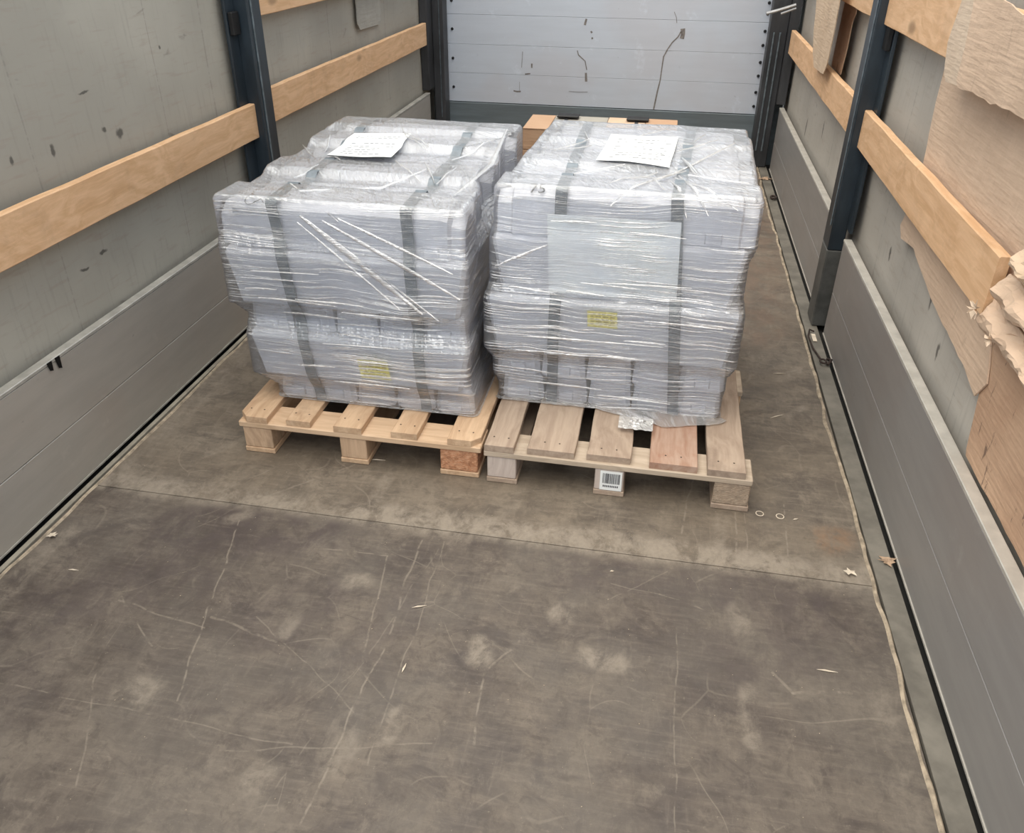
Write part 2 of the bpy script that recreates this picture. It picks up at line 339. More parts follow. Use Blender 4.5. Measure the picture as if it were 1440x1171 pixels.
# ================================================================== SETTING
fl = empty('floor'); fl['kind'] = 'structure'
bx('gap_dark_slab', M_dark, -1.30, 1.30, -.3, 6.35, -.12, -.022, fl)  # unseen slab added below so the floor's edge gaps stay dark
def sheet_panel(name, y0, y1, mat):
    bm = bmesh.new(); box(bm, -1.205, 1.165, y0, y1, -.02, 0., .0015); return build(name, bm, mat, fl)
sheet_panel('floor_panel', -.3, 1.7775, M_floorN); sheet_panel('floor_panel', 1.7805, 4.2785, M_floorF); sheet_panel('floor_panel', 4.2815, 6.25, M_floorF)
# screw rings in the floor
for x, y in ((.875, 2.038), (.935, 2.036)):
    bm = bmesh.new()
    for k in range(16):
        a, b = k*math.pi/8, (k+1)*math.pi/8
        q = [bm.verts.new((x+math.cos(t_)*r_, y+math.sin(t_)*r_, .0012)) for t_, r_ in ((a, .010), (b, .010), (b, .0125), (a, .0125))]
        bm.faces.new(q)
    thick(bm, (0, 0, -.001))
    build('screw_ring', bm, M_scrap, fl)
def rail(name, x0, x1, mat):
    o = bx(name, mat, x0, x1, -.3, 6.2, -.02, .004, None, .001); o['kind'] = 'structure'; return o
rail('trim_1', 1.170, 1.226, M_rail); rail('trim_2', -1.225, -1.209, M_railL)
# irregular dusty sealant ridges along the floor edges
def ridge(name, xc, amp, wd):
    bm = bmesh.new(); N = 260; R = []
    for i in range(N+1):
        y = .3+i*5.8/N; x = xc+amp*fN(y*2.1, 3)+amp*.5*fN(y*9, 7); h = .004+.003*fN(y*20, 1); ww = wd*(1+.5*fN(y*14, 5))
        R.append([bm.verts.new((x+dx*ww, y, z)) for dx, z in ((-1, .0), (-.4, h), (.4, h), (1, .0))])
    for A, B in zip(R, R[1:]):
        for k in range(3): bm.faces.new((A[k], A[k+1], B[k+1], B[k]))
    o = build(name, bm, M_ridge); o['kind'] = 'structure'; return o
ridge('trim_3', 1.158, .014, .006); ridge('trim_4', -1.197, .01, .006)

# tarpaulin side walls
def tarp(name, x, mat, sgn):
    bm = bmesh.new(); NY, NZ = 90, 36; V = []
    for i in range(NY+1):
        y = -.3+6.6*i/NY
        V.append([bm.verts.new((x+sgn*(.010*fN(y*1.5, j*.12, 2)+.004*fN(y*5, j*.3, 8)), y, -.02+2.5*j/NZ)) for j in range(NZ+1)])
    for i in range(NY):
        for j in range(NZ): bm.faces.new((V[i][j], V[i+1][j], V[i+1][j+1], V[i][j+1]))
    bmesh.ops.recalc_face_normals(bm, faces=bm.faces); bmesh.ops.solidify(bm, geom=bm.faces[:], thickness=.003)
    o = build(name, bm, mat, None, True); o['kind'] = 'structure'; return o
WALL_L = tarp('wall_left', -1.295, M_tarpL, -1); WALL_R = tarp('wall_right', 1.300, M_tarpR, 1)

# front wall of horizontal aluminium boards
wf = empty('wall_front', (0, 0, 0)); wf['kind'] = 'structure'
bx('backing', M_kick, -1.29, 1.29, 6.235, 6.26, -.02, 2.48, wf)
bx('kick_plate', M_kick, -1.17, 1.17, 6.19, 6.232, 0.005, .338, wf, .002)
zz = [.342, .548, .748, .948, 1.125, 1.33, 1.53, 1.73, 1.93, 2.13, 2.33, 2.48]
proto = None
bscr = bmesh.new(); bmesh.ops.create_cone(bscr, cap_ends=True, segments=10, radius1=.011, radius2=.008, depth=.008)
mscr = bpy.data.meshes.new('screw'); bscr.to_mesh(mscr); bscr.free(); mscr.materials.append(M_black)
for a, b in zip(zz, zz[1:]):
    p = bx('panel_board', M_front, -1.17, 1.16, 6.205, 6.23, a+.0008, b-.0008, wf, .001)
    if a > 1.4: continue
    for x, zs in ((-1.125, ((a+b)/2,)), (1.085+.0*a, (a+.055, b-.055))):
        for z_ in zs:
            s = link('screw', mscr, None, p); s.location = (x, 6.201, z_); s.rotation_euler = (math.pi/2, 0, 0)
# scuffs, dents and the brown run on the wall: thin flat marks of dirt
M_run = simple('brown_run_stain', (.20, .18, .17), .8, 0, .3, 60)
def mark(pts, wd, mat=M_run, y=6.2035):
    bm = bmesh.new(); L = []
    for i, (x, z) in enumerate(pts):
        a = Vector(pts[max(i-1, 0)]); b = Vector(pts[min(i+1, len(pts)-1)]); d = (b-a).normalized(); n_ = Vector((-d.y, d.x))*wd*(.5+.5*abs(fN(i*1.7, x*9)))
        L.append((bm.verts.new((x-n_.x, y, z-n_.y)), bm.verts.new((x+n_.x, y, z+n_.y))))
    for A, B in zip(L, L[1:]): bm.faces.new((A[0], A[1], B[1], B[0]))
    return build('scuff', bm, mat, wf)
mark([(.52, .875), (.502, .84), (.466, .803), (.44, .76), (.416, .708), (.412, .64), (.408, .55), (.395, .47), (.388, .41), (.380, .345)], .007)
mark([(.530, .895), (.535, .86), (.53, .83)], .024); mark([(.46, 1.0), (.478, .965), (.485, .93)], .003)
for q, wd in (([(-.60, .71), (-.602, .66), (-.606, .60)], .005), ([(-.665, .435), (-.64, .43), (-.61, .432)], .009), ([(-.25, .447), (-.18, .445), (-.11, .448)], .005),
              ([(-.145, .94), (-.155, .90)], .012), ([(-.11, .86), (-.10, .85)], .01), ([(-.10, .82), (-.095, .81)], .01), ([(-.20, .73), (-.19, .70), (-.14, .66), (-.125, .60)], .006),
              ([(-.13, .58), (-.125, .52)], .014), ([(-.62, .50), (-.62, .44)], .003), ([(-.53, .63), (-.53, .60)], .008), ([(-.58, .555), (-.54, .56)], .006)):
    mark(q, wd, M_ink if wd < .006 else M_run)

# left/right aluminium side boards
def sideboard(x_in, sgn, y0, y1, h, mat, emat, label):
    t = empty('sideboard', (x_in, (y0+y1)/2, 0), label, 'side panel')
    loc = Vector((x_in, (y0+y1)/2, 0))
    bm = bmesh.new(); zs = [(.015, h*.47-.0012), (h*.47+.0012, h-.014)]
    a, b = sorted((0, sgn*.024))
    for k, (z0, z1) in enumerate(zs):
        o = bx('panel', mat, a, b, y0-loc.y, y1-loc.y, z0, z1, t, .0012)
    a, b = sorted((-sgn*.002, sgn*.030)); bx('top_edge', emat, a, b, y0-loc.y, y1-loc.y, h-.012, h, t, .002)
    a, b = sorted((-sgn*.003, sgn*.02)); bx('bottom_lip', emat, a, b, y0-loc.y, y1-loc.y, .008, .014, t)
    bm.free()
    return t
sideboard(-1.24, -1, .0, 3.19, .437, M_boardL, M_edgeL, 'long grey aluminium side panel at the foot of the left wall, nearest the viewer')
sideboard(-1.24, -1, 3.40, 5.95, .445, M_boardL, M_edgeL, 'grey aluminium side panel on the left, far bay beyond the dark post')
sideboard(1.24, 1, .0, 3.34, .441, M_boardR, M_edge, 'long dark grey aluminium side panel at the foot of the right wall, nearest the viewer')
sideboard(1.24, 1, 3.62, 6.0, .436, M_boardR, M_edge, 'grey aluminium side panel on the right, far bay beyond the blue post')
# torn dents on the left board's top edge: curled flakes
bm = bmesh.new()
for dy, s in ((0, .03), (.035, .04)):
    v = [bm.verts.new(q) for q in ((-1.237, 1.78+dy, .436), (-1.235, 1.80+dy, .436), (-1.233, 1.795+dy, .436-s), (-1.2365, 1.785+dy, .436-s*.9))]
    bm.faces.new(v)
bmesh.ops.solidify(bm, geom=bm.faces[:], thickness=.0015)
o = build('torn_flake', bm, M_black); tag(o, 'small torn dark notch on the top edge of the left side panel', 'damage')

# wooden slats
def slat(x_in, sgn, y0, y1, z0, z1, label, seed, group=None):
    n = 40; th = .025; bm = bmesh.new(); R = []
    for i in range(n+1):
        y = y0+(y1-y0)*i/n; w0 = .003*fN(y*4, seed); w1 = .003*fN(y*5, seed+9)
        if i in (0, n): pass
        R.append([bm.verts.new((x_in+sgn*dx, y-(y0+y1)/2, z-z0)) for dx, z in ((0, z0+w0+.003), (.003, z0+w0), (th, z0+w0), (th, z1+w1), (.003, z1+w1), (0, z1+w1-.003))])
        for v in R[-1]: v.co.x -= x_in
    for A, B in zip(R, R[1:]):
        for k in range(6): bm.faces.new((A[k], A[(k+1) % 6], B[(k+1) % 6], B[k]))
    bm.faces.new(R[0]); bm.faces.new(R[-1][::-1])
    o = build('wooden_slat', bm, M_slat, WALL_L if sgn < 0 else WALL_R); o.location = (x_in, (y0+y1)/2, z0); tag(o, label); return o
slat(-1.228, -1, .6, 3.253, .745, .885, 'orange pine slat on the left wall nearest the viewer', 1)
slat(-1.228, -1, 3.42, 5.88, .775, .92, 'orange pine slat on the left wall beyond the dark post, lower of two', 2)
slat(-1.228, -1, 3.36, 5.88, 1.205, 1.36, 'upper pine slat on the left wall at the top edge of the photo', 3)
slat(1.228, 1, 1.845, 3.418, .79, .935, 'orange pine slat on the right wall ending at the crumpled cardboard', 4)
slat(1.228, 1, 3.62, 5.95, .79, .935, 'orange pine slat on the right wall under the hanging cardboard strip', 5)
slat(1.228, 1, 1.1, 3.418, 1.238, 1.40, 'upper pine slat on the right wall, nearer bay, running under the cardboard', 6)
slat(1.228, 1, 3.60, 5.95, 1.238, 1.40, 'upper pine slat on the right wall, far bay, at the top edge of the photo', 7)

# stanchions
def stanchion(x_in, sgn, y0, y1, zb, label, dustz):
    dep = .062; t = empty('stanchion', (x_in, (y0+y1)/2, zb), label, 'post')
    def part(nm, mat, dx0, dx1, ya, yb, z0, z1, bev=.004):
        a, b = sorted((sgn*dx0, sgn*dx1)); c = (y0+y1)/2
        return bx(nm, mat, a, b, ya-c, yb-c, z0-zb, z1-zb, t, bev)
    part('column', M_post, .0, dep, y0+.02, y1, dustz, 2.45)
    part('column_foot', M_postG, .0, dep, y0+.02, y1, zb, dustz-.0005)
    part('flange', M_post, .056, dep+.008, y0-.055, y0+.0195, max(zb, .46), 2.45, .003)
    part('flange', M_post, .056, dep+.008, y1+.0005, y1+.05, max(zb, .46), 2.45, .003)
    part('worn_ridge', M_wear, -.004, -.0002, y0+.045, y0+.055, .46, 2.45, .0008)
    part('latch', M_black, .036, .0555, y0-.045, y0+.012, 1.155, 1.24, .003)
    return t
stanchion(-1.20, -1, 3.235, 3.37, .004, 'dark navy steel post on the left wall behind the left pallet load', .02)
stanchion(1.20, 1, 3.40, 3.55, .006, 'dark blue steel post on the right wall with a worn light ridge', .36)
def corner(x0, x1, sgn, label):
    t = empty('corner_post', ((x0+x1)/2, 6.05, 0.006), label, 'post'); c = Vector(t.location)
    def part(nm, mat, a, b, ya, yb, z0, z1): return bx(nm, mat, a-c.x, b-c.x, ya-c.y, yb-c.y, z0-c.z, z1-c.z, t, .004)
    part('column', M_postF, x0, x1, 6.06, 6.185, .006, 2.45)
    if sgn < 0:
        part('flange', M_postF, x0-.055, x0-.0005, 5.93, 6.12, .46, 2.45); part('groove', M_wear, x0+.05, x0+.056, 6.055, 6.0595, .25, 2.4)
    else:
        part('flange', M_postF, x1+.0005, x1+.06, 6.01, 6.10, .45, 2.45)
        for dx in (.03, .07):
            bm = bmesh.new(); tube(bm, [(x0+dx-c.x, 6.045-c.y, .12), (x0+dx-c.x, 6.045-c.y, .9)], .006); build('lifting_rod', bm, M_wear, t)
    return t
corner(-1.235, -1.155, -1, 'dark corner post at the left end of the white front wall')
CR = corner(1.10, 1.215, 1, 'dark corner post at the right end of the front wall with thin lifting rods')
bm = bmesh.new(); tube(bm, [(1.05, 5.93, 1.03), (1.12, 5.93, 1.05), (1.225, 5.93, 1.085)], .010); tube(bm, [(1.14, 5.935, 1.03), (1.23, 5.935, 1.065)], .008)
for v in bm.verts: v.co -= CR.location
build('locking_bar', bm, M_rod, CR)


# ================================================================== CARDBOARD
def card(name, pts, x, mat, label, th=.004, wav=.012, seed=0, tilt=0., parent=None, res=.04):
    """pts: outline (y,z) on a plane near x; sheet is cut along the outline, gently buckled"""
    bm = bmesh.new(); out = []
    P = [Vector(p) for p in pts]
    for a, b in zip(P, P[1:]+P[:1]):
        k = max(1, int((b-a).length/res))
        for i in range(k):
            q = a.lerp(b, i/k); j = .006 if k > 1 else 0
            out.append(Vector((q.x+j*fN(q.x*40, q.y*40, seed), q.y+j*fN(q.x*40, q.y*40, seed+5))))
    vs = [bm.verts.new((0, p.x, p.y)) for p in out]
    fc = bm.faces.new(vs)
    bmesh.ops.triangulate(bm, faces=[fc])
    for _ in range(3):
        es = [e for e in bm.edges if e.calc_length() > res*1.2]
        if not es: break
        bmesh.ops.subdivide_edges(bm, edges=es, cuts=1); bmesh.ops.triangulate(bm, faces=bm.faces[:])
    zc = min(p.y for p in out); zt = max(p.y for p in out)
    for v in bm.verts:
        y, z = v.co.y, v.co.z
        v.co.x = x+wav*fN(y*3, z*3, seed)+wav*.4*fN(y*9, z*9, seed+3)+tilt*((z-zc)/(zt-zc))
    bmesh.ops.recalc_face_normals(bm, faces=bm.faces); thick(bm, (th if x > 0 else -th, 0, 0))
    cy = sum(v.co.y for v in bm.verts)/len(bm.verts)
    for v in bm.verts: v.co -= Vector((x, cy, zc))
    o = build(name, bm, mat, parent, False); o.location = (x, cy, zc)
    if label: tag(o, label, 'cardboard')
    return o
card('cardboard_sheet', [(2.40, 1.46), (2.33, 1.31), (2.36, 1.22), (2.34, 1.205), (1.88, 1.225), (1.5, 1.20), (.7, 1.20), (.7, 1.405), (1.5, 1.405), (2.04, 1.405), (2.22, 1.425)],
     1.196, M_cardM, 'large tan cardboard sheet at the top right corner, in front of the upper slat', seed=1, wav=.008)
card('cardboard_strip', [(2.39, 1.43), (2.50, 1.40), (2.53, 1.29), (2.50, 1.215), (2.47, 1.195), (2.35, 1.205), (2.34, 1.31)],
     1.206, M_cardP, 'pale torn cardboard strip along the left edge of the top right sheet', seed=4, wav=.012)
card('cardboard_sheet', [(2.70, 1.23), (2.70, 1.10), (2.68, .92), (2.66, .86), (1.0, .80), (1.0, 1.22), (1.9, 1.225)],
     1.266, M_cardM, 'wide pinkish tan cardboard sheet tucked behind the slat on the right wall', seed=2, wav=.006)
card('cardboard_flap', [(2.70, .80), (2.76, .70), (2.72, .67), (2.56, .69), (2.25, .63), (1.95, .61), (1.84, .585), (1.80, .64), (1.90, .80)],
     1.270, M_cardM, 'pointed tan cardboard flap showing below the nearer right slat', seed=3, wav=.006)
card('cardboard_sheet', [(1.93, .79), (1.84, .62), (1.80, .46), (1.79, .445), (.8, .445), (.8, .83), (1.7, .84)],
     1.276, M_cardD, 'dark brown cardboard sheet with black streaks, lower right, standing behind the side panel', seed=6, wav=.004)
# crumpled rolls of torn cardboard
def crumple(y0, y1, z0, z1, xc, mat, label, seed, rot=0.):
    n = 46; m = 9; bm = bmesh.new(); V = []
    for i in range(n+1):
        t_ = i/n; y = y0+(y1-y0)*t_; zc = z0+(z1-z0)*t_; R = []
        for k in range(m):
            s = k/(m-1)-.5
            R.append(bm.verts.new((xc-.014*math.cos(s*6)+.014*fN(y*14, s*4, seed)+.005*fN(y*50, s*12, seed), y+.02*fN(s*7, y*3, seed), zc+s*.075*(1+.35*fN(y*9, seed))+.008*fN(y*30, s*3, seed+2))))
        V.append(R)
    for A, B in zip(V, V[1:]):
        for k in range(m-1): bm.faces.new((A[k], A[k+1], B[k+1], B[k]))
    bmesh.ops.recalc_face_normals(bm, faces=bm.faces); thick(bm, (.003, 0, 0))
    o = build('crumpled_cardboard', bm, mat); tag(o, label, 'cardboard'); return o
crumple(1.84, .95, .795, .80, 1.232, M_cardM, 'crumpled cardboard roll above the dark brown sheet, lower right', 11)
crumple(1.80, .95, .875, .885, 1.228, M_cardM, 'creased cardboard fold just above the crumpled roll, right wall', 17)
crumple(1.78, .95, .95, .965, 1.236, M_card, 'upper torn cardboard fold beyond the end of the right slat', 23)
# torn paper tufts
def scrap(name, c, r, mat, label, cat, seed, n=9, nx=None, flat=False):
    bm = bmesh.new(); rnd = random.Random(seed); cv = bm.verts.new((0, 0, .006 if flat else 0)); ring = []
    for k in range(n*2):
        a = k*math.pi/n; rr_ = r*(rnd.uniform(.75, 1.15) if k % 2 else rnd.uniform(.3, .6)); h = rnd.uniform(.001, .012)
        if flat: ring.append(bm.verts.new((math.cos(a)*rr_*1.3, math.sin(a)*rr_, .002+h*.7)))
        else: ring.append(bm.verts.new((-h, math.cos(a)*rr_*1.5, math.sin(a)*rr_)))
    for k in range(n*2): bm.faces.new((cv, ring[k], ring[(k+1) % (n*2)]))
    thick(bm, (0, 0, -.001) if flat else (.001, 0, 0))
    o = build(name, bm, mat); o.location = c; return tag(o, label, cat)
scrap('torn_tuft', (1.208, 1.83, .815), .022, M_cardP, 'pale ragged tuft of torn cardboard at the near end of the right slat', 'cardboard scrap', 3)
scrap('torn_tuft', (1.205, 1.70, .80), .016, M_cardP, 'small pale torn patch on the crumpled cardboard roll', 'cardboard scrap', 8)
# hanging strips on the far right bay
card('cardboard_strip', [(4.95, 1.40), (4.1, 1.40), (4.15, 1.22), (4.25, .98), (4.30, .925), (4.64, .905), (4.72, .96)],
     1.198, M_card, 'narrow tan cardboard strip hanging over the far right slat', seed=9, wav=.008, tilt=-.02)
card('cardboard_strip', [(4.22, 1.42), (4.19, 1.2), (4.23, 1.17), (4.25, .93), (4.52, .93), (4.50, 1.42)],
     1.268, M_cardD, 'brown cardboard strip standing behind the far right slat beside the hanging strip', seed=12, wav=.006)
card('card_patch', [(4.66, 1.40), (4.665, 1.04), (4.70, 1.005), (5.06, 1.00), (5.06, 1.40)], -1.272, M_cardG, 'grey card patch hanging on the left wall near the top edge of the photo', seed=14, wav=.004)

# carton stack behind the loads
ct = empty('carton', (.05, 5.2, 0), 'low wide cardboard carton with black strap clips by the front wall behind the loads', 'carton')
CX0, CX1, CY0, CY1, CH = -.44, .50, -.17, .22, .435
bx('body', M_cardB, CX0, CX1, CY0, CY1, 0, .30, ct, .003)
bx('upper_tier', M_cardB, CX0, CX1, CY0, CY1, .304, CH-.006, ct, .003)
for i, (a, b, mm) in enumerate(((CX0, -.285, M_cardB), (-.281, .06, M_cardG), (.064, .30, M_cardM), (.304, CX1, M_cardB))):
    bx('flap', mm, a, b, CY0-.003, CY1, CH-.004, CH+.001+.002*i, ct, .001)
for x in (-.20, .245):
    bx('strap_band', M_black, x-.010, x+.010, CY0-.006, CY0-.0032, .02, CH+.006, ct); bx('strap_band', M_black, x-.010, x+.010, CY0-.006, CY1+.004, CH+.008, CH+.012, ct)
    bx('strap_clip', M_black, x-.065, x+.075, .10, .19, CH+.013, CH+.026, ct, .004)

# ================================================================== PALLETS
def pallet(x0, x1, y0, boards, blockx, mats, label, chamfer=False):
    L = 1.20; t = empty('wooden_pallet', ((x0+x1)/2, y0+L/2, 0), label, 'pallet'); c = Vector(t.location)
    MB, MX, BL, BF = mats
    def part(nm, mat, a, b, ya, yb, z0, z1, bev=.003): return bx(nm, mat, a-c.x, b-c.x, ya-c.y, yb-c.y, z0-c.z, z1-c.z, t, bev)
    ys = [(y0, y0+.095), (y0+L/2-.07, y0+L/2+.07), (y0+L-.095, y0+L)]
    for i, (a, b) in enumerate(blockx):
        part('bottom_board', MB, a-.002, b+.004, y0+.002, y0+L, 0.0005, .019, .002)
        for j, (ya, yb) in enumerate(ys):
            o = part('block', BF[i] if j == 0 else BL, a, b, ya+.004, yb, .0195, .0985)
            if j == 0 and BF[i] in (M_chipO,): o['label'] = 'orange chipboard block'
    for ya, yb in ys: part('cross_board', MX, x0, x1, ya, yb+.02, .099, .1205)
    for i, (a, b, dy, mt) in enumerate(boards):
        bm = bmesh.new(); n = 24; R = []
        for k in range(n+1):
            y = y0+dy+(L-dy-.002)*k/n-c.y; e = .003*fN(y*7, i*3.3+x0*5); cut = .028 if (chamfer and k == 0 and i in (0, 4)) else 0
            cl = cut if i == 0 else 0; cr = cut if i == 4 else 0
            R.append([bm.verts.new((x, y, z)) for x, z in ((a+e+cl-c.x, .121), (b+e-cr-c.x, .121), (b+e-cr-c.x, .1415), (b+e-.002-cr-c.x, .1435), (a+e+.002+cl-c.x, .1435), (a+e+cl-c.x, .1415))])
            if k == 0:
                for v in R[0]: v.co.y += .002*fN(i*2.2)
            if k == 1:
                for v in R[1]: v.co.y = y0+dy+.03-c.y
        for A, B in zip(R, R[1:]):
            for k in range(6): bm.faces.new((A[k], A[(k+1) % 6], B[(k+1) % 6], B[k]))
        bm.faces.new(R[0]); bm.faces.new(R[-1][::-1])
        build('deck_board', bm, mt or MB, t)
        for nx in (-.025, .022):    # nail heads
            bmn = bmesh.new(); bmesh.ops.create_circle(bmn, cap_ends=True, segments=8, radius=.003)
            for v in bmn.verts: v.co += Vector(((a+b)/2+nx-c.x, y0+.05-c.y+.01*fN(i, nx*40), .1440))
            build('nail', bmn, M_hook, t)
    return t
P1 = pallet(-.825, .0, 2.045, [(-.822, -.722, 0, None), (-.655, -.572, .004, None), (-.49, -.395, .0, None), (-.295, -.208, .003, None), (-.108, -.004, 0, None)],
       [(-.815, -.715), (-.475, -.385), (-.135, -.012)], (M_palL, M_palLx, M_blkL, [M_blkL, M_blkL, M_chipO]),
       'light orange wooden pallet under the left wrapped stack', True)
M_palRed = wood('reddish_pallet_board', (.44, .31, .24), (.33, .19, .13), 1, False, .4, (.30, .10, .05))
P2 = pallet(.012, .838, 2.035, [(.014, .108, 0, None), (.15, .298, .006, None), (.335, .47, .012, None), (.528, .672, .006, M_palRed), (.702, .815, .002, None)],
       [(.022, .115), (.365, .455), (.728, .835)], (M_palR, M_palRx, M_blkL, [M_blkP, M_blkP, M_chipG]),
       'weathered greyish wooden pallet under the right wrapped stack')
# barcode label on the middle block
bl = bx('barcode_label', M_paper, .382, .45, 2.0365, 2.0385, .022, .094); tag(bl, 'small white barcode label on the middle front block of the right pallet', 'label')
bl.location = (0, 0, 0)
bm = bmesh.new(); rnd = random.Random(2); x = .39
while x < .441:
    wd = rnd.choice((.0012, .002, .003)); box(bm, x, x+wd, 2.0358, 2.0364, .048, .086); x += wd+rnd.choice((.001, .0018))
for k in range(9): box(bm, .392+k*.0055, .392+k*.0055+.0035, 2.0358, 2.0364, .034, .041)
o = build('barcode_print', bm, M_inkK, bl); o['kind'] = 'stuff'

# ================================================================== INGOTS
ORD = ['first', 'second', 'third', 'fourth', 'fifth', 'sixth', 'seventh']
LAY = ['bottom layer', 'second layer up', 'middle layer', 'fourth layer up', 'top layer']
_mc = {}
def ingot_mesh(L, W, H, shoulder, flip):
    """cast bar along local x, foot on z=0; sloped flanks; shoulders at the ends"""
    key = (round(L, 3), round(W, 3), round(H, 3), shoulder, flip)
    if key in _mc: return _mc[key]
    bm = bmesh.new(); b = .012
    def sec(w0, w1, h):
        bb, bh = (.042, .030) if shoulder else (b, b)
        return [(-w0/2+.004, 0), (w0/2-.004, 0), (w0/2, .006), (w1/2, h-bh), (w1/2-bb, h), (-w1/2+bb, h), (-w1/2, h-bh), (-w0/2, .006)]
    tp = .012
    st = [(-L/2+.016, .80, .86), (-L/2, .92, .97), (-L/2+.004, 1, 1)] if False else None
    secs = []
    w0, w1 = (W-tp, W) if flip else (W, W-tp)
    if shoulder:
        s = .05
        secs = [(-L/2, w0*.8, w1*.74, H*.80), (-L/2+s-.008, w0*.8, w1*.74, H*.84), (-L/2+s, w0, w1, H-.004), (-L/2+s+.02, w0, w1, H),
                (L/2-s-.02, w0, w1, H), (L/2-s, w0, w1, H-.004), (L/2-s+.008, w0*.8, w1*.74, H*.84), (L/2, w0*.8, w1*.74, H*.80)]
    else:
        secs = [(-L/2, w0-.03, w1-.03, H-.012), (-L/2+.012, w0, w1, H), (L/2-.012, w0, w1, H), (L/2, w0-.03, w1-.03, H-.012)]
    R = []
    for x, a, c, h in secs: R.append([bm.verts.new((x, y, z)) for y, z in sec(a, c, h)])
    for A, B in zip(R, R[1:]):
        for k in range(8): bm.faces.new((A[k], A[(k+1) % 8], B[(k+1) % 8], B[k]))
    bm.faces.new(R[0]); bm.faces.new(R[-1][::-1])
    if flip:
        # narrower foot at the bar's ends too
        for v in bm.verts:
            if abs(abs(v.co.x)-L/2) < .013 and v.co.z < H*.5: v.co.x *= 1-.028/L*2
    bmesh.ops.recalc_face_normals(bm, faces=bm.faces)
    me = bpy.data.meshes.new('ingot'); bm.to_mesh(me); bm.free(); me.materials.append(M_ingot); _mc[key] = me; return me
_lug = None
def lug_mesh():
    global _lug
    if _lug is None:
        bm = bmesh.new(); vs = box(bm, -.026, .026, -.010, 0, 0, .036)
        for v in vs:
            if v.co.y < -.005: v.co.x *= .84; v.co.z = .004+v.co.z*.8
        bmesh.ops.recalc_face_normals(bm, faces=bm.faces)
        _lug = bpy.data.meshes.new('casting_lug'); bm.to_mesh(_lug); bm.free(); _lug.materials.append(M_ingot)
    return _lug
def stack(side, layers, depth, nbar, shear, topz, jit):
    """layers: (z0, z1, x0, x1, yfront, kind) kind T = bars across, E = bars end-on"""
    bars = []
    for li, (z0, z1, x0, x1, yf, kd) in enumerate(layers):
        if kd == 'T':
            W = depth/nbar
            for i in range(nbar):
                yc = yf+W*(i+.5); sh = shear*(yc-2.3); j0, j1 = jit(li, i) if i else (0, 0)
                h = z1-z0 if li < 4 else topz[i]-z0
                Lx = (x1-j1)-(x0+j0)
                o = link('metal_ingot', ingot_mesh(Lx, W-.012, h-.0015, li == 4, li in (1, 2, 3)))
                o.location = ((x0+j0+x1-j1)/2+sh, yc, z0+.0005)
                tag(o, 'grey metal ingot across the %s stack, %s, %s from front' % (side, LAY[li], ORD[i]), 'ingot', 'metal ingots in the %s stack' % side)
                bars.append((li, yc-W/2, yc+W/2, x0+j0+sh, x1-j1+sh, z0+h))
                if i == 0 and li in (4,):
                    for sx in ((x0+.09, x1-.1) if side == 'left' else (x1-.12,)):
                        g = link('casting_lug', lug_mesh(), None, o); g.location = (sx-o.location.x, -(W-.012)/2+.003, .01)
        else:
            n = 5; W = (x1-x0)/n; D = depth/2
            for i in range(n):
                for j in range(2):
                    o = link('metal_ingot', ingot_mesh(D-.012, W-.004, z1-z0-.0015, False, False))
                    yc = yf+D*(j+.5); o.location = (x0+W*(i+.5)+shear*(yc-2.3), yc, z0+.0005); o.rotation_euler = (0, 0, math.pi/2)
                    tag(o, 'grey metal ingot end-on in %s stack, %s, %s from left, %s row' % (side, LAY[li], ORD[i], ('front', 'rear')[j]), 'ingot', 'metal ingots in the %s stack' % side)
                    if j == 0 and i in (0, 1, 4):
                        g = link('casting_lug', lug_mesh(), None, o); g.location = (-(D-.012)/2+.002, 0, .012); g.rotation_euler = (0, 0, -math.pi/2)
    return bars
jl = {1: (.004, .02), 2: (-.006, .05), 3: (.018, .03), 4: (.01, .045), 5: (.03, .012)}
LL = [(.1442, .235, -.735, -.05, 2.190, 'E'), (.235, .40, -.805, -.064, 2.165, 'T'), (.40, .495, -.80, -.075, 2.190, 'E'), (.495, .68, -.845, -.066, 2.165, 'T'), (.68, .83, -.852, -.075, 2.185, 'T')]
RL = [(.1442, .245, .005, .738, 2.325, 'E'), (.245, .345, -.012, .74, 2.315, 'E'), (.345, .54, -.034, .76, 2.285, 'T'), (.54, .735, -.018, .748, 2.305, 'T'), (.735, .88, -.005, .765, 2.310, 'T')]
topL = [.835, .808, .825, .818, .84, .852]; topR = [.885, .866, .876, .870, .88, .876]
def jitL(li, i): return jl[i] if li == 4 else (.012*abs(fN(i*3.1, li)), .02*abs(fN(i*2.3, li+4)))
def jitR(li, i): return (abs(.05*fN(i*2.7, 3.3)), abs(.02*fN(i*1.9, 5.1))) if li == 4 else (.01*abs(fN(i*3.1, li)), .01*abs(fN(i*2.3, li+4)))
DL, DR = 1.05, .92
barsL = stack('left', LL, DL, 6, 0., topL, jitL); barsR = stack('right', RL, DR, 6, .03, topR, jitR)

